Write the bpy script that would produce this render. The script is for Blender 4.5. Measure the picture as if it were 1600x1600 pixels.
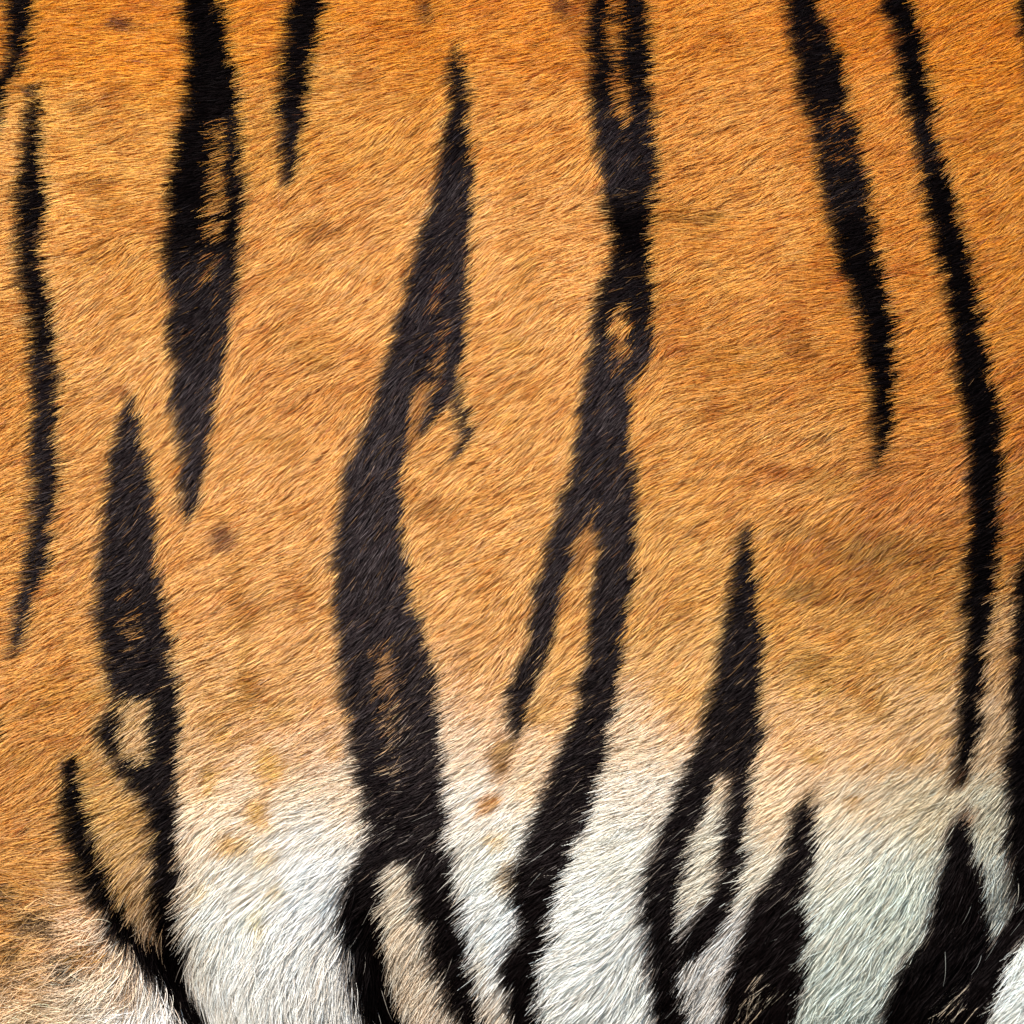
import bpy, math
import numpy as np
from mathutils import Vector

for o in list(bpy.data.objects):
    bpy.data.objects.remove(o, do_unlink=True)
scene = bpy.context.scene
rng = np.random.default_rng(7)

# ------------------------------------------------------------------ camera, sky, sun, exposure
WIDE = 0.50                 # metres of flank across the frame
K = WIDE / 1600.0           # metres per photograph pixel on the flank
DIST = 2.6                  # camera to flank
cam = bpy.data.objects.new('camera', bpy.data.cameras.new('camera'))
scene.collection.objects.link(cam)
cam.location = (0, -DIST, 0)
cam.rotation_euler = (math.radians(90), 0, 0)
cam.data.sensor_width = 36
cam.data.lens = 36 * DIST / WIDE
cam.data.clip_start = 0.05
cam.data.clip_end = 100
scene.camera = cam

SUN_EL, SUN_AZ = 36.0, -34.0        # azimuth measured from the camera's side (-Y) towards the right
SUN_STRENGTH, SKY_STRENGTH, EXPOSURE = 4.6, 0.12, 0.83
world = bpy.data.worlds.new('World')
scene.world = world
world.use_nodes = True
wn = world.node_tree
sky = wn.nodes.new('ShaderNodeTexSky')
sky.sky_type = 'NISHITA'
sky.sun_disc = False
sky.sun_elevation = math.radians(SUN_EL)
sky.sun_rotation = math.radians(180 - SUN_AZ)
sky.dust_density = 2.0
bg = wn.nodes['Background']
wn.links.new(sky.outputs['Color'], bg.inputs['Color'])
bg.inputs['Strength'].default_value = SKY_STRENGTH

sun = bpy.data.objects.new('sun', bpy.data.lights.new('sun', 'SUN'))
scene.collection.objects.link(sun)
sun.data.energy = SUN_STRENGTH
sun.data.angle = math.radians(0.8)
sun.data.color = (1.0, 0.95, 0.88)
e, a = math.radians(SUN_EL), math.radians(SUN_AZ)
to_sun = Vector((math.sin(a) * math.cos(e), -math.cos(a) * math.cos(e), math.sin(e)))
sun.rotation_euler = to_sun.to_track_quat('Z', 'Y').to_euler()

scene.view_settings.view_transform = 'Standard'
scene.view_settings.look = 'None'
scene.view_settings.exposure = EXPOSURE
scene.view_settings.gamma = 1.0
scene.cycles.max_bounces = 6
scene.cycles.diffuse_bounces = 4
scene.cycles.glossy_bounces = 4
scene.cycles.transmission_bounces = 8
scene.cycles_curves.shape = 'RIBBONS'
scene.cycles_curves.subdivisions = 2

# ------------------------------------------------------------------ smooth noise on the flank
def noise(u, v, size, seed):
    """value noise in -1..1; u, v in flank units (1 unit = K metres)"""
    r = np.random.default_rng(seed)
    g = r.uniform(-1, 1, (256, 256))
    x = u / size + 97.3; y = v / size + 61.7
    xi = np.floor(x).astype(int); yi = np.floor(y).astype(int)
    fx = x - xi; fy = y - yi
    fx = fx * fx * (3 - 2 * fx); fy = fy * fy * (3 - 2 * fy)
    a0 = g[xi % 256, yi % 256]; a1 = g[(xi + 1) % 256, yi % 256]
    b0 = g[xi % 256, (yi + 1) % 256]; b1 = g[(xi + 1) % 256, (yi + 1) % 256]
    return (a0 * (1 - fx) + a1 * fx) * (1 - fy) + (b0 * (1 - fx) + b1 * fx) * fy

def sstep(x, lo, hi):
    t = np.clip((x - lo) / (hi - lo), 0, 1)
    return t * t * (3 - 2 * t)

# ------------------------------------------------------------------ the trunk's shape
HALF_H, DEPTH, HALF_L = 0.50, 0.30, 0.95
def gauss(u, v, cu, cv, su, sv):
    return np.exp(-0.5 * (((u - cu) / su) ** 2 + ((v - cv) / sv) ** 2))

def line_dist(u, v, pts):
    """distance to a polyline and how far along it (0..1)"""
    best = np.full(u.shape, 1e9); along = np.zeros(u.shape); n = len(pts) - 1
    for i in range(n):
        (x0, y0), (x1, y1) = pts[i], pts[i + 1]
        dx, dy = x1 - x0, y1 - y0
        t = np.clip(((u - x0) * dx + (v - y0) * dy) / (dx * dx + dy * dy), 0, 1)
        d = np.hypot(u - x0 - t * dx, v - y0 - t * dy)
        m = d < best
        best = np.where(m, d, best); along = np.where(m, (i + t) / n, along)
    return best, along

THIGH_FOLD = [(95, 1330), (165, 1420), (235, 1500), (300, 1590), (370, 1720), (420, 1900)]
GROIN_FOLD = [(575, 1330), (552, 1420), (570, 1500), (600, 1600), (640, 1720), (700, 1900)]
ELBOW_FOLD = [(1480, 1640), (1530, 1530), (1590, 1440), (1680, 1350), (1800, 1280)]

def relief(u, v):
    """metres towards the viewer"""
    r = 0.009 * gauss(u, v, 420, 1600, 110, 200)
    r = r + 0.010 * gauss(u, v, 60, 1720, 210, 230)
    r = r + 0.016 * gauss(u, v, 1300, 1560, 120, 200)
    r = r + 0.012 * gauss(u, v, 930, 1560, 110, 190)
    r = r + 0.014 * gauss(u, v, 1700, 1660, 120, 150)
    for pts, w, dep in ((THIGH_FOLD, 38, 0.014), (GROIN_FOLD, 30, 0.009), (ELBOW_FOLD, 34, 0.009)):
        d, t = line_dist(u, v, pts)
        r = r - dep * np.exp(-0.5 * (d / w) ** 2) * sstep(t, 0.0, 0.45)
    r = r + 0.0022 * noise(u, v, 260, 3) + 0.0008 * noise(u, v, 90, 4)
    r = r - 0.004 * gauss(u, v, 1060, 345, 130, 22) 
    return r

def depth_at(u, v):
    """world Y of the flank's skin at flank units (u right, v down)"""
    X = (u - 800) * K; Z = (800 - v) * K
    q = 1 - (Z / HALF_H) ** 2 - (np.abs(X) / HALF_L) ** 4
    return DEPTH - DEPTH * np.sqrt(np.clip(q, 0.0, 1)) - relief(u, v)

def skin(u, v):
    return np.stack([(u - 800) * K, depth_at(u, v), (800 - v) * K], -1)

def skin_normal(u, v):
    h = 22.0
    du = skin(u + h, v) - skin(u - h, v); dv = skin(u, v - h) - skin(u, v + h)
    n = np.cross(du, dv)
    return n / np.linalg.norm(n, axis=-1, keepdims=True)

def fix(x, y):
    """where the sight line through photograph pixel (x, y) meets the flank, in flank units"""
    x = np.asarray(x, float); y = np.asarray(y, float); u, v = x, y
    for _ in range(3):
        s = (DIST + depth_at(u, v)) / DIST
        u, v = 800 + (x - 800) * s, 800 + (y - 800) * s
    return u, v

# ------------------------------------------------------------------ stripes: rows of (y, left, right)
STRIPES = [
 ('short dark stripe running into the upper left corner', [
  [(-160, 45, 90), (-60, 24, 66), (0, 17, 60), (50, 15, 52), (80, 12, 45), (110, 3, 28), (130, -14, 17), (165, -30, 7), (200, -60, 2), (260, -100, -20)]]),
 ('thin wavy stripe down the left side', [
  [(140, 50, 57), (165, 50, 64), (200, 45, 68), (240, 38, 68), (280, 33, 72), (340, 30, 70), (400, 30, 70), (440, 30, 73), (470, 38, 81), (500, 50, 87), (550, 53, 91), (600, 53, 96), (660, 53, 90), (700, 56, 92), (750, 59, 92), (800, 55, 86), (850, 50, 82), (880, 46, 75), (920, 36, 62), (960, 31, 54), (1000, 22, 38), (1022, 20, 26)]]),
 ('broad black stripe with an orange window, tapering downward', [
  [(-160, 275, 345), (-60, 285, 350), (0, 290, 350), (50, 296, 358), (100, 298, 368), (150, 294, 374), (200, 285, 378), (250, 275, 380), (300, 268, 382), (350, 265, 380), (400, 263, 375), (450, 270, 372), (500, 269, 362), (550, 269, 355), (600, 271, 345), (650, 280, 334), (700, 287, 328), (750, 288, 320), (790, 288, 310), (812, 292, 298)]]),
 ('short black stripe hanging from the top edge', [
  [(-160, 470, 530), (-60, 458, 518), (0, 452, 512), (50, 447, 500), (100, 443, 489), (150, 443, 484), (200, 443, 478), (250, 445, 467), (270, 448, 460), (290, 452, 456)]]),
 ('long forked stripe sweeping down through the middle left', [
  [(72, 711, 716), (100, 706, 726), (150, 703, 730), (200, 698, 735), (250, 692, 737), (300, 680, 738), (350, 666, 738), (400, 651, 735), (450, 639, 733), (500, 625, 732), (550, 612, 729), (575, 604, 724), (600, 596, 648), (650, 575, 635), (700, 556, 635), (750, 543, 631), (800, 533, 632), (850, 530, 632), (900, 528, 637), (950, 528, 650), (1000, 532, 670), (1050, 535, 680), (1100, 541, 685), (1150, 548, 688), (1200, 557, 692), (1250, 570, 695), (1290, 580, 697), (1320, 588, 699), (1350, 636, 706), (1400, 655, 719), (1450, 670, 728), (1500, 688, 736), (1550, 706, 747), (1600, 726, 766), (1700, 760, 805), (1850, 820, 870)],
  [(560, 660, 726), (600, 672, 718), (625, 668, 705), (650, 662, 688), (675, 655, 670)],
  [(1295, 585, 650), (1325, 572, 622), (1350, 556, 602), (1400, 532, 592), (1450, 528, 597), (1500, 540, 612), (1550, 549, 626), (1600, 560, 642), (1700, 590, 680), (1850, 640, 730)]]),
 ('small dark dash beside the forked stripe', [
  [(605, 716, 721), (630, 717, 727), (655, 719, 732), (680, 724, 736), (700, 716, 727), (712, 710, 716)]]),
 ('long looped stripe right of the middle, split at both ends', [
  [(-160, 905, 1005), (-60, 918, 1005), (0, 921, 1008), (50, 922, 1014), (100, 924, 1018), (150, 928, 1021), (190, 933, 1024), (250, 942, 1028), (300, 949, 1026), (330, 951, 1018), (370, 958, 1017), (400, 955, 1020), (430, 948, 1024), (460, 935, 1026), (500, 928, 1022), (550, 922, 1017), (580, 918, 1004), (600, 917, 990), (650, 908, 985), (700, 900, 988), (750, 892, 992), (790, 880, 994), (815, 872, 993)],
  [(800, 876, 915), (830, 864, 905), (850, 858, 898), (900, 848, 886), (950, 838, 872), (1000, 828, 862), (1040, 809, 845), (1080, 801, 830), (1120, 801, 822), (1150, 805, 814)],
  [(800, 925, 994), (850, 932, 990), (900, 930, 988), (950, 925, 982), (1000, 920, 978), (1050, 915, 970), (1100, 907, 964), (1150, 888, 955), (1200, 870, 944), (1250, 850, 930), (1300, 832, 911), (1350, 815, 890), (1400, 809, 872), (1450, 822, 862), (1480, 833, 858), (1510, 842, 852), (1530, 846, 850)]]),
 ('brownish black stripe slanting down from the top right', [
  [(-160, 1195, 1245), (-60, 1222, 1268), (0, 1232, 1279), (50, 1240, 1302), (100, 1246, 1318), (150, 1256, 1325), (200, 1269, 1340), (250, 1280, 1350), (300, 1291, 1360), (350, 1303, 1369), (400, 1316, 1374), (450, 1331, 1385), (500, 1346, 1396), (550, 1356, 1400), (600, 1363, 1397), (650, 1368, 1397), (700, 1370, 1388), (724, 1373, 1380)]]),
 ('long black stripe curving down the right side', [
  [(-160, 1290, 1345), (-60, 1350, 1395), (0, 1382, 1426), (50, 1396, 1440), (100, 1409, 1450), (150, 1420, 1456), (200, 1429, 1463), (250, 1438, 1475), (300, 1448, 1492), (350, 1461, 1505), (400, 1472, 1518), (450, 1482, 1526), (500, 1490, 1538), (550, 1496, 1546), (600, 1503, 1555), (650, 1510, 1562), (700, 1515, 1565), (750, 1519, 1568), (800, 1518, 1566), (850, 1515, 1561), (900, 1513, 1556), (950, 1511, 1551), (1000, 1510, 1545), (1050, 1508, 1540), (1100, 1507, 1533), (1150, 1500, 1528), (1200, 1496, 1509), (1220, 1498, 1503)]]),
 ('black stripe cut by the right edge beside the belly', [
  [(860, 1600, 1630), (900, 1592, 1650), (1000, 1587, 1660), (1100, 1583, 1660), (1200, 1578, 1660), (1300, 1575, 1655), (1370, 1580, 1650), (1420, 1594, 1645), (1440, 1600, 1620)]]),
 ('sliver of black stripe in the upper right corner', [
  [(-160, 1530, 1580), (-60, 1568, 1612), (0, 1590, 1640), (40, 1600, 1660), (100, 1611, 1680), (250, 1650, 1720), (500, 1700, 1750)]]),
 ('wedge shaped black stripe with a white slit below it', [
  [(820, 1162, 1167), (850, 1156, 1172), (900, 1148, 1180), (950, 1140, 1185), (1000, 1128, 1192), (1050, 1122, 1195), (1100, 1111, 1195), (1150, 1098, 1190), (1185, 1086, 1183), (1205, 1078, 1175)],
  [(1190, 1084, 1128), (1220, 1068, 1118), (1250, 1056, 1108), (1300, 1036, 1086), (1350, 1016, 1070), (1400, 1010, 1060), (1450, 1012, 1062), (1500, 1018, 1063), (1550, 1024, 1066), (1600, 1028, 1070), (1700, 1040, 1080), (1850, 1060, 1100)],
  [(1180, 1130, 1184), (1200, 1146, 1182), (1250, 1143, 1178), (1300, 1138, 1172), (1350, 1131, 1165), (1400, 1117, 1150), (1430, 1096, 1138), (1460, 1074, 1116), (1490, 1060, 1092)]]),
 ('stubby black stripe low on the white belly', [
  [(1238, 1262, 1266), (1260, 1243, 1270), (1300, 1233, 1272), (1350, 1225, 1266), (1385, 1198, 1263), (1400, 1186, 1262), (1450, 1170, 1262), (1500, 1152, 1260), (1550, 1140, 1250), (1600, 1130, 1238), (1700, 1110, 1220), (1850, 1090, 1200)]]),
 ('black stripe spreading out at the lower right corner, with painted crease shade', [
  [(1268, 1503, 1508), (1300, 1489, 1513), (1350, 1478, 1522), (1400, 1465, 1530), (1450, 1450, 1543), (1480, 1432, 1556), (1500, 1410, 1560), (1550, 1391, 1556), (1600, 1380, 1545), (1700, 1360, 1540), (1850, 1340, 1530)],
  [(1405, 1600, 1660), (1430, 1583, 1640), (1455, 1562, 1610), (1480, 1540, 1592), (1510, 1530, 1572), (1540, 1525, 1560)]]),  # second run paints the shade of the elbow crease as black hair
 ('black stripe with a tan ring in it, left of the belly', [
  [(618, 203, 209), (650, 194, 221), (700, 184, 231), (750, 176, 239), (800, 166, 243), (850, 162, 245), (900, 158, 250), (950, 156, 262), (1000, 161, 270), (1050, 175, 277), (1090, 178, 281), (1120, 160, 282), (1150, 157, 280), (1180, 172, 277), (1205, 185, 275), (1220, 200, 275), (1245, 226, 275), (1300, 240, 278), (1350, 245, 281), (1400, 250, 284), (1440, 252, 287), (1480, 256, 292), (1530, 262, 300)]]),
 ('dark stripe lying in the fold above the hind leg', [
  [(1183, 106, 118), (1195, 100, 126), (1220, 98, 130), (1260, 102, 138), (1300, 112, 146), (1340, 122, 156), (1380, 136, 170), (1410, 151, 186), (1440, 171, 210), (1470, 191, 240), (1500, 212, 280), (1530, 236, 296), (1560, 256, 314), (1600, 285, 338), (1700, 335, 400), (1850, 400, 480)]]),
 ('small dark tuft low on the white belly', [
  [(1465, 812, 822), (1490, 792, 836), (1520, 790, 845), (1550, 796, 842), (1600, 802, 850), (1700, 815, 860)]]),
 ('dark spot at the left edge', [
  [(1118, -30, 2), (1135, -40, 8), (1155, -30, 3)]]),
]
ROWS = []
for label, runs in STRIPES:
    rr = []
    for rows in runs:
        rows = list(rows)
        for end, nxt, step in ((0, 1, -420), (-1, -2, 300)):
            if rows[end][0] in (-160, 1850, 1800):
                p, q_ = rows[end], rows[nxt]; k_ = step * 0.5 / (p[0] - q_[0])
                ext = (p[0] + step, p[1] + (p[1] - q_[1]) * k_, p[2] + (p[2] - q_[2]) * k_)
                rows = [ext] + rows if end == 0 else rows + [ext]
        y = np.array([r[0] for r in rows], float)
        l, _ = fix([r[1] for r in rows], y); r_, yy = fix([r[2] for r in rows], y)
        rr.append((yy, l, r_))
    ROWS.append(rr)

def row_dist(u, v, yy, l, r):
    """signed distance inside a stripe run and the side it is nearest to (-1 left, +1 right)"""
    L = np.interp(v, yy, l); R = np.interp(v, yy, r)
    sl = np.interp(v + 12, yy, l) - np.interp(v - 12, yy, l)
    cosl = 1 / np.sqrt(1 + (sl / 24) ** 2)
    dl = (u - L) * cosl; dr = (R - u) * cosl
    d = np.minimum(dl, dr)
    side = np.where(dl < dr, -1.0, 1.0)
    out = np.maximum(yy[0] - v, v - yy[-1])
    return np.where(out > 0, np.minimum(d, -out), d), side

# windows in the stripes where lighter hair shows: x, y, half width, half height, lean, strength
WINDOWS = [
 (343, 250, 17, 62, 0.0, .75), (338, 340, 17, 75, -0.05, .95), (330, 430, 15, 36, -0.1, .6),
 (964, -60, 11, 150, .05, .85), (969, 90, 10, 70, .10, .95), (978, 160, 12, 40, .1, .75),
 (974, 517, 13, 42, 0.0, 1.25), (968, 560, 12, 30, 0.0, .6),
 (690, 470, 15, 42, 0.0, .52), (690, 560, 16, 50, -0.15, .55), (655, 640, 15, 55, -.1, .55),
 (1312, 205, 30, 60, .3, .42), (1322, 290, 22, 60, .2, .14),
 (606, 1035, 18, 36, .1, .60), (611, 1110, 18, 50, .0, .55), (612, 1190, 18, 44, .2, .42), (628, 1245, 18, 30, .2, .25),
 (213, 1142, 24, 46, .1, 1.5), (212, 965, 18, 50, .1, .6), (225, 1020, 16, 36, .1, .2),
 (918, 830, 9, 50, -.25, .7), (1190, 1560, 26, 55, -.4, .5), (1495, 1560, 30, 45, -.3, .35),
 (1150, 1235, 10, 25, 0, .2), (570, 860, 30, 60, 0, .08)]

# ------------------------------------------------------------------ coat colour (as seen, right-side shade and green bounce painted in, sRGB 0..255) and lie of the hair
COAT = [
 (60, 20, 212, 128, 40), (200, 60, 218, 134, 42), (420, 40, 216, 132, 42), (620, 40, 214, 130, 44), (820, 60, 214, 130, 46), (1120, 40, 214, 132, 50), (1330, 40, 206, 118, 32), (1520, 40, 206, 121, 34),
 (150, 230, 224, 154, 80), (30, 300, 226, 158, 90), (220, 400, 220, 150, 80), (150, 520, 226, 160, 96), (430, 200, 214, 142, 68), (540, 150, 220, 148, 74), (480, 380, 226, 158, 92), (430, 560, 222, 152, 88), (560, 420, 226, 158, 94),
 (820, 200, 222, 148, 76), (840, 380, 228, 160, 96), (820, 600, 228, 162, 98), (760, 760, 226, 160, 96), (1130, 180, 218, 142, 70), (1130, 400, 216, 142, 70), (1150, 560, 208, 132, 62), (1080, 700, 218, 148, 80), (1230, 760, 216, 146, 80),
 (1350, 180, 212, 132, 56), (1420, 400, 206, 125, 48), (1440, 600, 206, 127, 52), (1560, 300, 204, 125, 46), (1590, 600, 198, 119, 42), (1440, 780, 198, 121, 56), (1590, 850, 186, 113, 46),
 (20, 620, 216, 142, 70), (20, 850, 216, 144, 74), (130, 850, 220, 152, 88), (130, 680, 224, 158, 94), (300, 900, 226, 160, 98), (440, 760, 226, 160, 98), (440, 960, 228, 166, 106), (60, 1060, 218, 148, 82), (100, 1120, 214, 144, 76), (40, 1250, 208, 138, 72), (20, 1380, 204, 134, 70),
 (720, 900, 226, 162, 100), (740, 1010, 228, 168, 110), (740, 1075, 232, 192, 146), (870, 1080, 228, 178, 122), (890, 960, 224, 160, 96), (1050, 900, 220, 156, 90), (1060, 1040, 226, 172, 112), (1250, 880, 208, 138, 68), (1300, 1000, 212, 148, 82), (1400, 900, 188, 119, 54), (1440, 980, 210, 151, 90), (1580, 1000, 196, 148, 100),
 (350, 1080, 230, 178, 122), (470, 1060, 230, 174, 118), (330, 1170, 234, 200, 156), (470, 1150, 234, 202, 162), (400, 1230, 236, 214, 186), (520, 1200, 238, 218, 194),
 (340, 1290, 236, 220, 198), (470, 1290, 238, 232, 222), (380, 1360, 230, 226, 216), (480, 1380, 228, 230, 228), (330, 1440, 226, 226, 220), (430, 1480, 232, 232, 228), (500, 1560, 236, 234, 228), (360, 1560, 232, 231, 226),
 (720, 1120, 234, 214, 190), (740, 1250, 236, 228, 216), (780, 1350, 226, 226, 218), (770, 1440, 222, 226, 226), (850, 1160, 232, 208, 176), (640, 1400, 216, 204, 184), (650, 1500, 206, 192, 172), (690, 1590, 212, 198, 180),
 (1000, 1130, 234, 212, 182), (1000, 1220, 234, 224, 210), (950, 1320, 228, 226, 216), (920, 1420, 228, 229, 224), (940, 1540, 224, 226, 222), (1100, 1330, 212, 206, 190), (1130, 1500, 206, 204, 200),
 (1250, 1130, 230, 190, 142), (1360, 1130, 226, 184, 132), (1450, 1130, 212, 174, 126), (1230, 1220, 228, 206, 174), (1350, 1230, 222, 206, 178), (1450, 1220, 204, 192, 164), (1330, 1330, 218, 214, 200), (1320, 1440, 200, 204, 194), (1380, 1400, 202, 208, 196), (1300, 1560, 198, 206, 198), (1550, 1250, 186, 182, 162), (1540, 1380, 176, 180, 172), (1600, 1540, 214, 218, 214), (1560, 1120, 194, 166, 128),
 (212, 1140, 214, 176, 128), (160, 1230, 212, 156, 94), (190, 1310, 208, 162, 108), (215, 1390, 196, 158, 112), (225, 1460, 190, 158, 124),
 (60, 1330, 212, 146, 82), (110, 1400, 222, 176, 126), (20, 1480, 216, 150, 88), (130, 1450, 242, 222, 196), (120, 1540, 242, 226, 204), (200, 1570, 246, 240, 232), (40, 1590, 242, 222, 190), (90, 1480, 224, 180, 130), (160, 1500, 242, 224, 200), (250, 1620, 246, 240, 232), (60, 1540, 230, 190, 142),
]
# pigment spots, and a shadow band painted in at mid-right: x, y, rx, ry, colour, strength
SPOTS = [
 (198, 38, 18, 9, (110, 40, 12), .8), (128, 172, 22, 10, (150, 78, 26), .7), (190, 150, 26, 12, (188, 104, 40), .5), (155, 288, 30, 16, (180, 100, 34), .6), (180, 222, 24, 9, (186, 104, 40), .5),
 (160, 395, 30, 14, (190, 110, 44), .5), (120, 425, 26, 8, (190, 112, 46), .5), (505, 365, 28, 10, (170, 92, 36), .65), (540, 425, 20, 8, (186, 110, 50), .5), (510, 570, 24, 9, (180, 104, 44), .65), (495, 545, 30, 22, (200, 124, 60), .5), (430, 512, 22, 12, (196, 120, 58), .5),
 (420, 690, 40, 10, (202, 128, 66), .5), (462, 715, 14, 6, (176, 100, 44), .6), (668, 15, 9, 22, (120, 56, 22), .75), (886, 8, 11, 24, (70, 30, 14), .85), (908, 45, 10, 30, (170, 84, 24), .6), (905, 15, 40, 10, (190, 90, 30), .4),
 (350, 835, 17, 17, (128, 66, 40), .85), (378, 920, 14, 42, (182, 106, 48), .65), (385, 960, 12, 22, (186, 112, 50), .5), (392, 1075, 14, 18, (190, 122, 64), .65), (388, 1040, 8, 50, (204, 140, 80), .5), (350, 1140, 8, 14, (208, 138, 76), .6),
 (680, 790, 22, 14, (168, 96, 46), .65), (810, 540, 20, 18, (204, 132, 66), .5), (790, 650, 20, 12, (206, 134, 70), .5), (820, 425, 14, 26, (206, 134, 70), .5),
 (1080, 340, 45, 7, (120, 62, 18), .7), (1060, 335, 50, 18, (196, 112, 40), .5), (1100, 368, 34, 6, (160, 90, 36), .4), (1258, 548, 24, 18, (172, 94, 38), .65), (1285, 682, 20, 8, (160, 92, 42), .65), (1170, 565, 90, 22, (196, 118, 50), .45), (1180, 630, 44, 12, (192, 116, 50), .4), (1245, 30, 60, 12, (196, 100, 30), .4),
 (1150, 70, 22, 8, (190, 106, 40), .5), (1300, 750, 40, 16, (178, 106, 48), .6), (1245, 825, 36, 14, (166, 98, 44), .6), (1380, 860, 70, 22, (152, 88, 34), .65), (1260, 920, 34, 16, (150, 88, 36), .65), (1330, 940, 60, 12, (160, 96, 42), .5), (1270, 1035, 30, 13, (160, 98, 44), .6), (1470, 900, 26, 60, (172, 98, 38), .5),
 (1365, 1095, 14, 12, (196, 126, 60), .6), (1270, 1174, 14, 10, (212, 150, 90), .7), (1338, 1250, 14, 9, (208, 160, 108), .6), (1430, 1180, 18, 12, (198, 136, 82), .6), (1285, 1080, 12, 10, (200, 136, 70), .5), (1250, 1080, 10, 8, (204, 140, 76), .5), (1500, 1212, 11, 12, (120, 76, 44), .8),
 (425, 1195, 16, 24, (222, 162, 98), .85), (412, 1262, 15, 22, (220, 166, 104), .7), (332, 1215, 12, 20, (222, 172, 112), .6), (372, 1310, 16, 12, (222, 178, 124), .7), (355, 1318, 10, 12, (222, 178, 124), .5), (412, 1340, 14, 14, (222, 186, 146), .6), (438, 1385, 14, 12, (218, 190, 156), .6), (320, 1385, 9, 14, (210, 180, 142), .5), (405, 1435, 14, 20, (224, 206, 176), .6), (440, 1110, 14, 14, (218, 158, 96), .5), (535, 1170, 12, 14, (214, 150, 92), .5),
 (782, 1192, 15, 24, (150, 94, 52), .85), (772, 1250, 14, 11, (196, 134, 86), .9), (780, 1310, 12, 8, (218, 184, 146), .7), (800, 1160, 14, 14, (176, 116, 66), .6), (802, 1360, 10, 22, (150, 116, 84), .7), (760, 1480, 8, 40, (210, 190, 170), .3), (845, 1110, 14, 10, (196, 138, 82), .4),
 (195, 605, 16, 9, (176, 96, 48), .7), (60, 140, 14, 5, (70, 34, 14), .7), (452, 275, 10, 12, (130, 76, 40), .7), (1375, 732, 24, 10, (150, 84, 34), .6), (1268, 1240, 16, 14, (160, 120, 84), .6), (1510, 1265, 12, 12, (140, 96, 70), .6), (55, 1100, 40, 12, (196, 120, 52), .5), (90, 1070, 20, 12, (200, 124, 50), .5),
 (150, 1090, 30, 10, (196, 130, 66), .4), (30, 1180, 40, 12, (194, 122, 58), .4),
 (8, 1395, 26, 10, (70, 44, 26), .9), (60, 1440, 18, 14, (76, 42, 20), .85), (85, 1455, 12, 9, (60, 34, 20), .8), (105, 1497, 16, 9, (50, 34, 24), .8), (112, 1520, 14, 8, (56, 38, 28), .7), (30, 1480, 12, 12, (84, 50, 26), .7), (45, 1505, 14, 9, (80, 50, 30), .7), (52, 1590, 18, 7, (90, 66, 48), .7), (85, 1565, 14, 10, (96, 68, 48), .6), (130, 1565, 16, 9, (96, 70, 52), .7), (135, 1490, 10, 14, (176, 112, 58), .8), (190, 1548, 16, 12, (150, 104, 66), .6), (185, 1535, 9, 7, (110, 90, 80), .6), (15, 1440, 18, 14, (170, 92, 34), .6), (10, 1540, 16, 8, (110, 70, 40), .6), (70, 1535, 10, 12, (110, 74, 46), .5),
]
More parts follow.
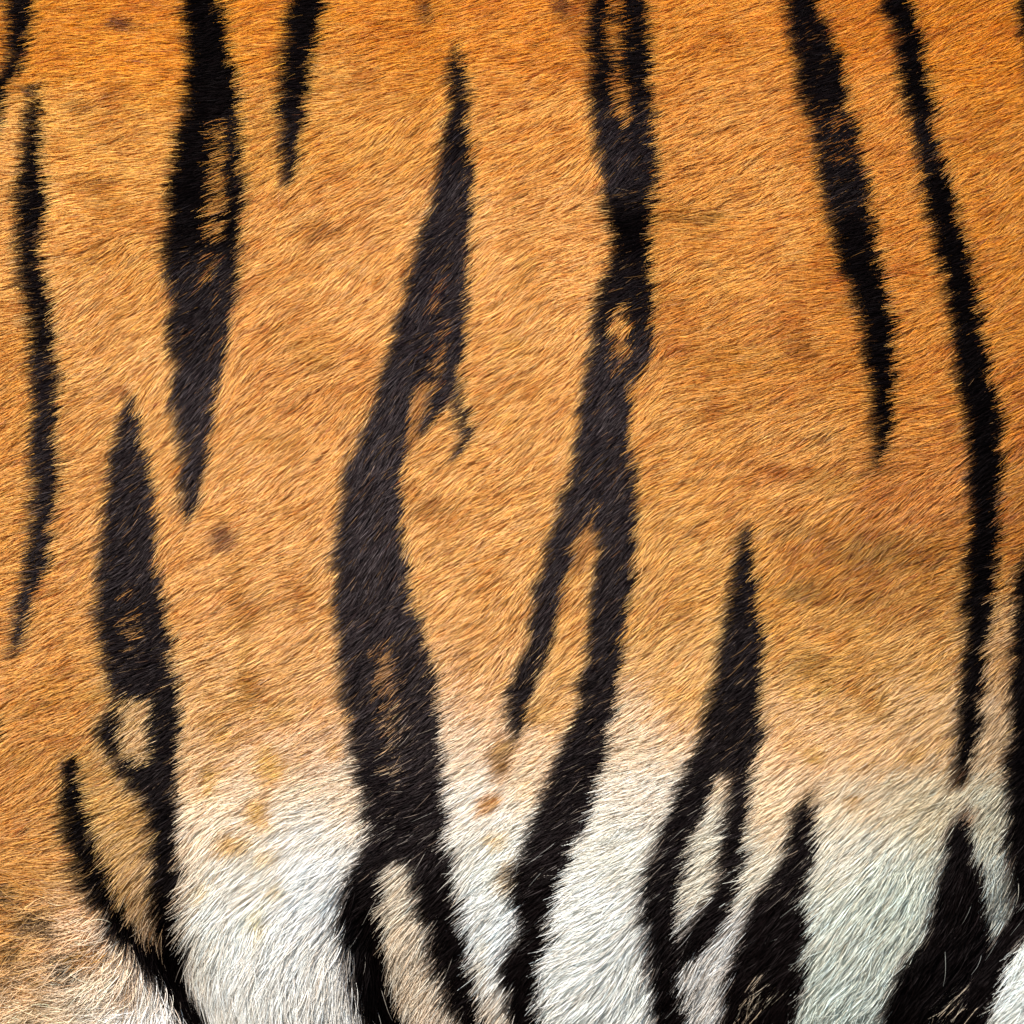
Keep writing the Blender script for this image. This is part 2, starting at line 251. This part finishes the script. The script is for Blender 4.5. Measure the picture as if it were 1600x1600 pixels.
# lie of the hair: x, y, degrees turned down from pointing left
LIE = [
 (60, 60, 8), (220, 80, 6), (420, 60, 12), (620, 50, 12), (820, 60, 12), (960, 60, 15), (1130, 60, 20), (1330, 60, 26), (1500, 40, 26), (1590, 200, 30),
 (60, 250, 10), (180, 250, 14), (40, 450, 16), (330, 300, 14), (410, 330, 38), (180, 480, 34), (60, 600, 24), (150, 700, 30), (40, 800, 18), (330, 500, 44), (450, 450, 34), (560, 300, 28), (560, 560, 30), (450, 700, 38), (300, 650, 50),
 (700, 250, 40), (840, 250, 24), (660, 450, 42), (600, 650, 54), (580, 850, 50), (590, 1050, 40), (730, 700, 34), (820, 560, 34), (800, 820, 28), (730, 900, 34),
 (980, 250, 42), (990, 340, 8), (1060, 345, 6), (990, 400, 20), (980, 560, 48), (930, 720, 44), (1100, 250, 26), (1100, 450, 22), (1150, 600, 18), (1080, 720, 30), (960, 880, 46), (860, 950, 48), (940, 1080, 34), (880, 1300, 34),
 (1320, 250, 30), (1380, 480, 16), (1350, 600, 14), (1450, 300, 28), (1440, 650, 14), (1550, 500, 28), (1580, 750, 30), (1300, 720, 22), (1390, 800, 36), (1250, 880, 38), (1450, 900, 26), (1530, 900, 24),
 (1160, 950, 36), (1150, 1100, 38), (1060, 1100, 30), (1020, 1200, 18), (1300, 1050, 26), (1420, 1050, 24), (1250, 1200, 36), (1400, 1200, 34), (1550, 1150, 40), (1060, 1350, 44), (1020, 1500, 58), (960, 1350, 24), (930, 1470, 34), (900, 1580, 50),
 (1120, 1350, 32), (1200, 1450, 40), (1200, 1580, 60), (1330, 1350, 42), (1330, 1480, 52), (1290, 1590, 66), (1440, 1350, 56), (1450, 1550, 56), (1540, 1350, 60), (1530, 1480, 46), (1590, 1560, 46), (1590, 1300, 50),
 (60, 950, 18), (40, 1100, 16), (200, 850, 40), (220, 1000, 24), (350, 900, 28), (440, 950, 26), (350, 1100, 24), (480, 1080, 22), (400, 1230, 18), (500, 1230, 16), (220, 1140, 34), (260, 1200, 26), (150, 1200, 26), (180, 1290, 30), (200, 1350, 44), (215, 1410, 72), (235, 1470, 92), (260, 1530, 108),
 (60, 1250, 22), (60, 1330, 18), (60, 1400, -4), (120, 1380, 2), (40, 1460, 30), (150, 1460, 12), (100, 1540, 8), (200, 1530, 30), (40, 1590, 40), (180, 1590, 0), (280, 1350, 40), (280, 1440, 62), (300, 1500, 92),
 (340, 1360, 44), (420, 1350, 32), (500, 1350, 32), (340, 1450, 84), (420, 1440, 66), (500, 1430, 52), (340, 1540, 108), (420, 1530, 92), (500, 1510, 84), (380, 1600, 104), (470, 1600, 98), (540, 1570, 112), (560, 1650, 110), (540, 1450, 76),
 (640, 1250, 18), (600, 1320, 32), (620, 1400, 46), (560, 1400, 62), (600, 1500, 74), (660, 1480, 58), (670, 1580, 72), (720, 1400, 38), (740, 1500, 52), (760, 1590, 74), (720, 1250, 30), (770, 1150, 34), (780, 1350, 40), (830, 1420, 44), (830, 1530, 58),
]
# sky sheen painted into the stripes' black pigment and gloss: x, y, amount
SHEEN = [(60, 60, .25), (60, 400, .25), (70, 700, .8), (60, 900, .7), (330, 80, .12), (300, 320, .15), (320, 480, .7), (310, 650, 1.1), (480, 100, .2), (465, 240, .6),
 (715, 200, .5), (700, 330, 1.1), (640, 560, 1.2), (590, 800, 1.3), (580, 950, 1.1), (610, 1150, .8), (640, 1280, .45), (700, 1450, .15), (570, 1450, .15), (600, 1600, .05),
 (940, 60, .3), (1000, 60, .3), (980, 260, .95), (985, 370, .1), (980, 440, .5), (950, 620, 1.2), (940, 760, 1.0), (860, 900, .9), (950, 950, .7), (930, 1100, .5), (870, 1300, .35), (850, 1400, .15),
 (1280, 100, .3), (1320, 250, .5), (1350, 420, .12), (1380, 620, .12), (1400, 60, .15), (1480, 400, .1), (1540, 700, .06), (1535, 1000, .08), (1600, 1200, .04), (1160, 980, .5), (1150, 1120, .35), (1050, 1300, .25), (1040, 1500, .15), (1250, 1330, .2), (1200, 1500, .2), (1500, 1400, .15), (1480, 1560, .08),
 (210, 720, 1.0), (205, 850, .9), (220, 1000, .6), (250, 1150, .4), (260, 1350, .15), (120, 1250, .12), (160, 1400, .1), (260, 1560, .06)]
def to_lin(c):
    c = np.asarray(c, float) / 255
    return np.where(c <= .04045, c / 12.92, ((c + .055) / 1.055) ** 2.4)

ca = np.array(COAT, float); cx, cy = fix(ca[:, 0], ca[:, 1]); CC = ca[:, 2:5]
la = np.array(LIE, float); lx, ly = fix(la[:, 0], la[:, 1]); LA = np.radians(la[:, 2])
fa = np.array(SHEEN, float); fx_, fy_ = fix(fa[:, 0], fa[:, 1])
SPOTS_F = [(*[float(q) for q in fix(s[0], s[1])], s[2], s[3], np.array(s[4], float) + np.array([2, 9, 4]), s[5] * 0.93) for s in SPOTS]
WIN_F = [(*[float(q) for q in fix(w[0], w[1])], *w[2:]) for w in WINDOWS]

# the fields are sampled on a lattice and read bilinearly
STEP, LO, HI = 8, -260, 1860
NL = (HI - LO) // STEP + 1
gu, gv = np.meshgrid(LO + STEP * np.arange(NL), LO + STEP * np.arange(NL), indexing='ij')
def shepard(px, py, val, reach):
    num = np.zeros(gu.shape + (val.shape[1],)); den = np.zeros(gu.shape)
    for x, y, q in zip(px, py, val):
        r2 = ((gu - x) ** 2 + (gv - y) ** 2) / reach ** 2
        w = np.exp(-0.5 * r2) / (r2 + 0.25) + 1e-6 / (1 + r2 ** 2)
        num += w[..., None] * q; den += w
    return num / den[..., None]
coat_lat = shepard(cx, cy, CC, 55.0)
lie_lat = shepard(lx, ly, np.stack([np.cos(LA), np.sin(LA)], 1), 48.0)
sheen_lat = shepard(fx_, fy_, fa[:, 2:3], 50.0)
def read(lat, u, v):
    x = np.clip((u - LO) / STEP, 0, NL - 1.001); y = np.clip((v - LO) / STEP, 0, NL - 1.001)
    i = x.astype(int); j = y.astype(int); fx = (x - i)[:, None]; fy = (y - j)[:, None]
    return (lat[i, j] * (1 - fx) + lat[i + 1, j] * fx) * (1 - fy) + (lat[i, j + 1] * (1 - fx) + lat[i + 1, j + 1] * fx) * fy

def coat_colour(u, v, stray_v=0.0):
    wu = u + 9 * noise(u, v, 34, 21); wv = v + 7 * noise(u, v, 30, 22)
    shift = -24 * np.exp(-0.5 * ((v - 1150) / 95) ** 2)
    c = read(coat_lat, wu, wv + shift + stray_v * 1.6)
    for x, y, rx, ry, col, s in SPOTS_F:
        near = (np.abs(wu - x) < 3 * rx) & (np.abs(wv - y) < 3 * ry)
        if near.any():
            w = sstep(np.exp(-0.5 * (((wu[near] - x) / rx) ** 2 + ((wv[near] - y) / ry) ** 2)), .12, .95)
            w = np.clip(s * w * (1.2 + 0.6 * noise(u[near], v[near] * 1.7, 6, int(x) % 97)), 0, 1)
            c[near] = c[near] * (1 - w[:, None]) + col * w[:, None]
    # faint mottling of the orange
    warm = sstep(c[:, 0] - c[:, 2], 40, 110)[:, None]
    m = (0.55 * noise(u, v * 1.9, 60, 31) + 0.45 * noise(u, v * 1.7, 24, 32))[:, None]
    dark = np.clip(m, 0, 1) ** 1.5
    fleck = np.clip(noise(u * .8 + v * .3, v * 1.5, 12, 33) - 0.35, 0, 1)[:, None]
    c = c * (1 - warm * fleck * np.array([.22, .38, .55]))
    c = c * (1 - warm * dark * np.array([.16, .30, .48])) + warm * np.clip(-m, 0, 1) * np.array([3, 8, 12])
    return c

def stripe_amount(u, v, soft_left, soft_right, dice):
    """which stripe (index or -1) and how black 0..1"""
    best = np.zeros(u.shape); which = np.full(u.shape, -1); dim = np.zeros(u.shape)
    for i, runs in enumerate(ROWS):
        for yy, l, r in runs:
            near = (v > yy[0] - 30) & (v < yy[-1] + 30) & (u > l.min() - 40) & (u < r.max() + 40)
            if not near.any(): continue
            un, vn = u[near], v[near]
            d, side = row_dist(un, vn, yy, l, r)
            d = d + 3.0 + 2.5 * sstep(vn, 1150, 1450) + 2.0 * sstep(un, 1300, 1500)
            s = np.where(side < 0, soft_left[near], soft_right[near])
            m = sstep(d, -s, s)
            b = best[near]; w = which[near]
            up = m > b
            b[up] = m[up]; w[up & (m > 0.02)] = i
            best[near] = b; which[near] = w
    for x, y, rx, ry, lean, s in WIN_F:
        near = (np.abs(u - x) < 4 * rx + 20) & (np.abs(v - y) < 2.2 * ry)
        if not near.any(): continue
        un = u[near] - x + lean * -(v[near] - y); vn = v[near] - y
        w = np.exp(-0.5 * ((un / rx) ** 4 + (vn / ry) ** 4) * 1.4)
        ragged = 0.5 + 0.6 * noise(u[near], v[near] * 1.6, 10, 51) + 0.35 * noise(u[near], v[near], 26, 52)
        w = s * w * (0.35 + 1.0 * ragged)
        dim[near] = np.maximum(dim[near], np.clip(1.35 - s, 0, 0.8) * (w > 0.1))
        best[near] = np.where(w > 0.25 + 0.6 * dice[near], best[near] * 0.12, best[near] * (1 - 0.25 * np.clip(w, 0, 1)))
    return which, best, dim

# ------------------------------------------------------------------ materials
def hair_material(name, rough, gloss):
    """opaque cortex (diffuse from the hair's own pigment) under a thin cuticle that glints along the strand"""
    m = bpy.data.materials.new(name); m.use_nodes = True
    nt = m.node_tree; nt.nodes.clear()
    out = nt.nodes.new('ShaderNodeOutputMaterial')
    at = nt.nodes.new('ShaderNodeAttribute'); at.attribute_name = 'pigment'
    d = nt.nodes.new('ShaderNodeBsdfDiffuse')
    nt.links.new(at.outputs['Color'], d.inputs['Color'])
    h = nt.nodes.new('ShaderNodeBsdfHair'); h.component = 'Reflection'
    h.inputs['Color'].default_value = (gloss, gloss, gloss, 1)
    h.inputs['RoughnessU'].default_value = rough; h.inputs['RoughnessV'].default_value = 0.5
    t = nt.nodes.new('ShaderNodeBsdfHair'); t.component = 'Transmission'
    nt.links.new(at.outputs['Color'], t.inputs['Color'])
    t.inputs['RoughnessU'].default_value = 0.5; t.inputs['RoughnessV'].default_value = 1.0
    mx = nt.nodes.new('ShaderNodeMixShader'); mx.inputs['Fac'].default_value = 0.25
    sc = nt.nodes.new('ShaderNodeMixRGB'); sc.blend_type = 'MULTIPLY'; sc.inputs['Fac'].default_value = 1.0
    sc.inputs['Color1'].default_value = (gloss, gloss * 0.84, gloss * 0.87, 1)
    nt.links.new(at.outputs['Alpha'], sc.inputs['Color2']); nt.links.new(sc.outputs['Color'], h.inputs['Color'])
    nt.links.new(d.outputs[0], mx.inputs[1]); nt.links.new(t.outputs[0], mx.inputs[2])
    ad = nt.nodes.new('ShaderNodeAddShader')
    nt.links.new(mx.outputs[0], ad.inputs[0]); nt.links.new(h.outputs[0], ad.inputs[1])
    nt.links.new(ad.outputs[0], out.inputs['Surface'])
    return m
MAT_COAT = hair_material('tiger_coat_hair', 0.22, 0.022)
MAT_BLACK = hair_material('tiger_stripe_hair', 0.15, 0.028)

def skin_material(name, c0, c1):
    m = bpy.data.materials.new(name); m.use_nodes = True
    nt = m.node_tree; b = nt.nodes['Principled BSDF']
    n = nt.nodes.new('ShaderNodeTexNoise'); n.inputs['Scale'].default_value = 60; n.inputs['Detail'].default_value = 6
    r = nt.nodes.new('ShaderNodeValToRGB')
    r.color_ramp.elements[0].color = (*c0, 1); r.color_ramp.elements[1].color = (*c1, 1)
    tc = nt.nodes.new('ShaderNodeTexCoord')
    nt.links.new(tc.outputs['Object'], n.inputs['Vector'])
    nt.links.new(n.outputs['Fac'], r.inputs['Fac']); nt.links.new(r.outputs['Color'], b.inputs['Base Color'])
    b.inputs['Roughness'].default_value = 0.8
    return m
MAT_SKIN = skin_material('tiger_skin', (0.16, 0.085, 0.045), (0.26, 0.15, 0.085))
MAT_DARK_SKIN = skin_material('tiger_stripe_skin', (0.008, 0.007, 0.008), (0.02, 0.016, 0.016))

# ------------------------------------------------------------------ the tiger
def link(o, parent=None):
    scene.collection.objects.link(o)
    if parent is not None: o.parent = parent
    return o
tiger = link(bpy.data.objects.new('tiger', None))
tiger['label'] = 'tiger flank of orange fur crossed by black stripes, fading to a white belly'
tiger['category'] = 'tiger'

def mesh_obj(name, verts, faces, mat, parent):
    me = bpy.data.meshes.new(name)
    me.from_pydata([tuple(p) for p in verts], [], [tuple(int(q) for q in f) for f in faces])
    me.materials.append(mat); me.update()
    me.polygons.foreach_set('use_smooth', np.ones(len(me.polygons), bool))
    return link(bpy.data.objects.new(name, me), parent)

# trunk: one closed skin, its front the modelled flank, its back the plain far side
BU, BV = np.arange(-900, 2501, 20.0), np.arange(-760, 2361, 20.0)
uu, vv = np.meshgrid(BU, BV, indexing='ij')
front = skin(uu, vv)
X = (uu - 800) * K; Z = (800 - vv) * K
q = np.clip(1 - (Z / HALF_H) ** 2 - (np.abs(X) / HALF_L) ** 4, 0, 1)
back = front.copy(); back[..., 1] = DEPTH + DEPTH * np.sqrt(q) + 0.02
nu, nv = uu.shape
idx = np.arange(nu * nv).reshape(nu, nv)
F = []
a0, b0, c0, d0 = idx[:-1, :-1].ravel(), idx[1:, :-1].ravel(), idx[1:, 1:].ravel(), idx[:-1, 1:].ravel()
F += list(np.stack([a0, d0, c0, b0], 1)); off = nu * nv
F += list(np.stack([a0 + off, b0 + off, c0 + off, d0 + off], 1))
ring = list(idx[:, 0]) + list(idx[-1, 1:]) + list(idx[-2::-1, -1]) + list(idx[0, -2:0:-1])
for i in range(len(ring)):
    p, r_ = ring[i], ring[(i + 1) % len(ring)]
    F.append((p, r_, r_ + off, p + off))
body = mesh_obj('body', np.concatenate([front.reshape(-1, 3), back.reshape(-1, 3)]), F, MAT_SKIN, tiger)

# ------------------------------------------------------------------ growing the hair
PTS = 5
def hair_angle(u, v):
    d = read(lie_lat, u, v)
    return np.arctan2(d[:, 1], d[:, 0]) + 0.16 * noise(u, v, 46, 61) + 0.12 * noise(u, v, 17, 62) + 0.10 * noise(u, v, 110, 64)

def grow(u, v, dense_seed, length, lift, width, clump_size, clump_pull, colour, wild=0.12, curl=0.0, taper=0.75):
    """strands rooted at flank units (u, v): arrays of points, radii"""
    n = len(u); r = np.random.default_rng(dense_seed)
    ang = hair_angle(u, v) + wild
    bend = 0.25 * noise(u, v, 30, 63) + r.normal(0, 0.16, n) + curl
    s = np.linspace(0, 1, PTS)
    a_s = ang[:, None] + bend[:, None] * (s - 0.4)[None, :]
    seg = (length / (PTS - 1))[:, None]
    du = -np.cos(a_s) * seg; dv = np.sin(a_s) * seg
    cu_ = np.concatenate([np.zeros((n, 1)), np.cumsum(du[:, :-1], 1)], 1)
    cv_ = np.concatenate([np.zeros((n, 1)), np.cumsum(dv[:, :-1], 1)], 1)
    # clumps: nearest point of a jittered grid gathers the tips
    g = np.random.default_rng(77).uniform(0.1, 0.9, (512, 512, 3))
    # the grid is stretched along the hair's general lie
    t = math.radians(30); ct, st = math.cos(t), math.sin(t)
    p = (u * -ct + v * st) / (clump_size * 2.2); w = (u * st + v * ct) / clump_size
    pi, wi = np.floor(p).astype(int), np.floor(w).astype(int)
    bd = np.full(n, 1e9); bp = np.zeros(n); bw = np.zeros(n); bh = np.zeros(n)
    for i in (-1, 0, 1):
        for j in (-1, 0, 1):
            gg = g[(pi + i) % 512, (wi + j) % 512]
            qp = pi + i + gg[:, 0]; qw = wi + j + gg[:, 1]
            dd = (qp - p) ** 2 + (qw - w) ** 2
            m = dd < bd
            bd = np.where(m, dd, bd); bp = np.where(m, qp, bp); bw = np.where(m, qw, bw); bh = np.where(m, gg[:, 2], bh)
    P = bp * clump_size * 2.2; W = bw * clump_size
    cu0 = -ct * P + st * W; cv0 = st * P + ct * W
    pull = clump_pull * r.uniform(0.4, 1.2, n)
    ease = (s ** 1.6)[None, :] * pull[:, None]
    U = u[:, None] + cu_ + (cu0 - u)[:, None] * ease * 0.8
    V = v[:, None] + cv_ + (cv0 - v)[:, None] * ease * 0.8
    hi = lift * (0.75 + 0.5 * bh)
    H = hi[:, None] * (np.sin(np.pi * 0.5 * np.minimum(s[None, :] * 1.15, 1)) ** 0.9)
    N = skin_normal(U.ravel(), V.ravel()); S = skin(U.ravel(), V.ravel())
    pos = S + N * (H.ravel() * K)[:, None]
    rad = 0.5 * width[:, None] * K * (1 - taper * s ** 1.5)[None, :]
    return pos.reshape(n, PTS, 3), rad

def hair_obj(name, pos, rad, col, mat, parent, label=None):
    n = len(pos)
    hc = bpy.data.hair_curves.new(name)
    hc.add_curves([PTS] * n)
    hc.attributes['position'].data.foreach_set('vector', pos.astype(np.float32).ravel())
    ra = hc.attributes.get('radius') or hc.attributes.new('radius', 'FLOAT', 'POINT')
    ra.data.foreach_set('value', rad.astype(np.float32).ravel())
    pa = hc.attributes.new('pigment', 'FLOAT_COLOR', 'CURVE')
    rgba = np.ones((n, 4), np.float32); rgba[:] = col
    rgba[:, 3] *= np.exp(np.random.default_rng(n).normal(-0.2, 0.6, n)).clip(0, 6)      # some hairs shine more than others
    pa.data.foreach_set('color', rgba.ravel())
    hc.materials.append(mat)
    hc.update_tag()
    o = link(bpy.data.objects.new(name, hc), parent)
    o['kind'] = 'stuff'
    if label: o['label'] = label
    return o

A_LO, A_HI = -250, 1850
def scatter(n, seed):
    """n roots over the flank by a jittered lattice"""
    r = np.random.default_rng(seed)
    m = int(math.sqrt(n)); c = (A_HI - A_LO) / m
    i, j = np.meshgrid(np.arange(m), np.arange(m), indexing='ij')
    u = A_LO + (i.ravel() + r.uniform(0, 1, m * m)) * c; v = A_LO + (j.ravel() + r.uniform(0, 1, m * m)) * c
    return u, v

PIGMENT_GAIN = 0.92
def albedo(c255):
    c = to_lin(np.clip(c255, 0, 252))
    warm = sstep((c[:, 0] - c[:, 2]) / (c[:, 0] + .02), 0.58, 0.9)[:, None]
    c = c * (np.array([1.03, 1.04, 1.05]) * (1 - warm) + np.array([1.03, 1.31, 1.14]) * warm)
    return np.clip(c * PIGMENT_GAIN, 0, 0.93)

layers = []
def scatter_beyond(n, seed):
    r = np.random.default_rng(seed)
    u = r.uniform(-880, 2480, n); v = r.uniform(-660, 2240, n)
    m = (u < A_LO) | (u > A_HI) | (v < A_LO) | (v > A_HI)
    return u[m], v[m]

def coat_layer(n, seed, len_scale, lift_scale, width_scale, wild, stray=False, beyond=False):
    u, v = scatter_beyond(n, seed) if beyond else scatter(n, seed); n = len(u); r = np.random.default_rng(seed + 1)
    belly = sstep(v, 1180, 1480)
    thigh_d, _ = line_dist(u, v, THIGH_FOLD)
    fold_x = np.interp(v, [p[1] for p in THIGH_FOLD], [p[0] for p in THIGH_FOLD])
    thigh = sstep(v, 1330, 1430) * sstep(fold_x - u, 0, 25)
    length = (38 + 28 * belly + 10 * thigh) * len_scale * r.uniform(0.7, 1.2, n)
    length = length * (1 + 0.45 * belly * gauss(u, v, 400, 1600, 160, 120))
    lift = (9 + 4 * belly + 2 * thigh) * lift_scale * r.uniform(0.5, 1.4, n)
    width = (1.06 + 0.36 * belly) * width_scale * r.uniform(0.75, 1.25, n)
    wild_n = r.normal(0, 1, n) * (wild + 0.22 * thigh + 0.04 * belly)
    an = hair_angle(u, v) + wild_n
    mu = u - np.cos(an) * length * 0.55; mv = v + np.sin(an) * length * 0.55     # where the strand's outer half lies
    jag = r.normal(0, 1, n)
    ju = mu + 3.4 * jag + 5 * noise(mu, mv, 13, 71) + 5 * noise(mu, mv, 31, 72)
    jv = mv + 4 * r.normal(0, 1, n)
    which, amt, dim = stripe_amount(ju, jv, np.full(n, 17.0), np.full(n, 6.0), r.random(n))
    which = np.where(amt < 0.4, -1, which)
    c = coat_colour(mu + r.normal(0, 1.5, n), mv + r.normal(0, 2.5, n), r.normal(0, 8, n))
    # per-hair variation: paler, darker and browner hairs
    k = r.normal(0, 1, n)[:, None]
    c = c * (1 + 0.085 * k) + np.array([3, 8, 12]) * r.normal(0, 1, n)[:, None]
    agouti = (r.random(n) < 0.07)[:, None]
    warm = sstep(c[:, 0] - c[:, 2], 30, 90)[:, None]
    c = np.where(agouti, c * (1 - warm * np.array([.22, .38, .5])), c)
    col = albedo(c)
    sheen = read(sheen_lat, mu, mv)
    black = np.array([0.0078, 0.0040, 0.0046]) * (0.1 + 0.8 * sheen) * np.exp(r.normal(0, 0.5, n))[:, None]  # black lightened where the sheen is painted in
    brown = np.array([0.075, 0.032, 0.014])
    a1 = sstep(amt, 0.30, 0.85)[:, None]
    a1 = np.where((r.random(n) < 0.035)[:, None] & (sheen > 0.2), np.minimum(a1, 0.62), a1)      # a few brown hairs in the black
    mid = (4 * a1 * (1 - a1)) * 0.6
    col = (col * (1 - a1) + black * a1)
    col = np.where((dim[:, None] > 0) & (a1 < 0.5), col * (1 - dim[:, None] * np.array([.5, .64, .78])), col)
    col = col * (1 - mid) + brown * mid * 0.9 + col * mid * 0.1
    if stray:
        keep = r.random(n) < (0.2 + 0.8 * sstep(v, 900, 1400))
        col = np.where((r.random(n) < 0.5)[:, None], np.clip(albedo(coat_colour(mu, mv)) * 0.35 + 0.08 * r.random((n, 1)), 0, .9), col)
    bend = 0.9 * r.normal(0, 1, n) * thigh + 0.5 * noise(u, v, 22, 88) * thigh
    pos, rad = grow(u, v, seed + 2, length, lift, width, 10.0, 0.34, None, wild_n, bend)
    if stray:
        pos, rad, col, which, thigh, u, v = pos[keep], rad[keep], col[keep], which[keep], thigh[keep], u[keep], v[keep]
    shine = (1 - a1) + a1 * (0.05 + 0.62 * sheen)
    if stray: shine = shine[keep]
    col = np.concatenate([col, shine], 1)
    whiteness = coat_colour(u, v); pale = (whiteness[:, 0] - whiteness[:, 2]) < 62
    region = np.where(which >= 0, which, np.where(thigh > 0.5, -3, np.where(pale & (v > 950), -2, -1)))
    layers.append((pos, rad, col, region))

coat_layer(170000, 100, 0.62, 0.45, 1.35, 0.10)          # woolly underfur
coat_layer(860000, 200, 1.00, 1.00, 1.00, 0.10)          # coat
coat_layer(240000, 500, 1.6, 1.3, 3.2, 0.12, beyond=True)     # the flank round the part in view, coarser
coat_layer(9000, 300, 1.2, 1.5, 0.8, 0.24)            # loose hairs on top
coat_layer(4200, 400, 0.9, 1.5, 0.55, 0.2, True)       # stray pale hairs

POS = np.concatenate([l[0] for l in layers]); RAD = np.concatenate([l[1] for l in layers])
COL = np.concatenate([l[2] for l in layers]); REG = np.concatenate([l[3] for l in layers])
for code, name, label in ((-1, 'orange_coat', None), (-2, 'white_belly_coat', 'long white fur of the belly'), (-3, 'hind_leg_coat', 'rumpled tan and cream fur of the hind leg')):
    m = REG == code
    hair_obj(name, POS[m], RAD[m], COL[m], MAT_COAT, tiger, label)

# each stripe: a patch of dark skin and the black hair that grows on it
for i, (label, runs) in enumerate(STRIPES):
    verts, faces = [], []
    for yy, l, r_ in ROWS[i]:
        ys = np.arange(yy[0], yy[-1] + 1, 14.0)
        if len(ys) < 2: continue
        L = np.interp(ys, yy, l) + 3; R = np.maximum(np.interp(ys, yy, r_) - 3, L + 1)
        cols = 7
        U = L[:, None] + (R - L)[:, None] * np.linspace(0, 1, cols)[None, :]
        V = np.repeat(ys[:, None], cols, 1)
        # follow the roots: hair leans down and to the left, so the skin under a stripe lies a little up and to the right
        dd = read(lie_lat, U.ravel(), V.ravel())
        U = U + (dd[:, 0] * 18).reshape(U.shape); V = V - (dd[:, 1] * 18).reshape(V.shape)
        lift_ = 0.0006 + 0.0004 * len(verts) / max(1, len(verts) + 1)
        P = skin(U.ravel(), V.ravel()) + skin_normal(U.ravel(), V.ravel()) * (0.0006 + 0.0003 * (len(verts) > 0))
        o_ = len(verts); verts += list(P)
        for a_ in range(len(ys) - 1):
            for b_ in range(cols - 1):
                p = o_ + a_ * cols + b_
                faces.append((p, p + cols, p + cols + 1, p + 1))
    st = mesh_obj('stripe', verts, faces, MAT_DARK_SKIN, tiger)
    st['label'] = label
    m = REG == i
    if m.any():
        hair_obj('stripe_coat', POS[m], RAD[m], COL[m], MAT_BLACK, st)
print('strands', len(POS))
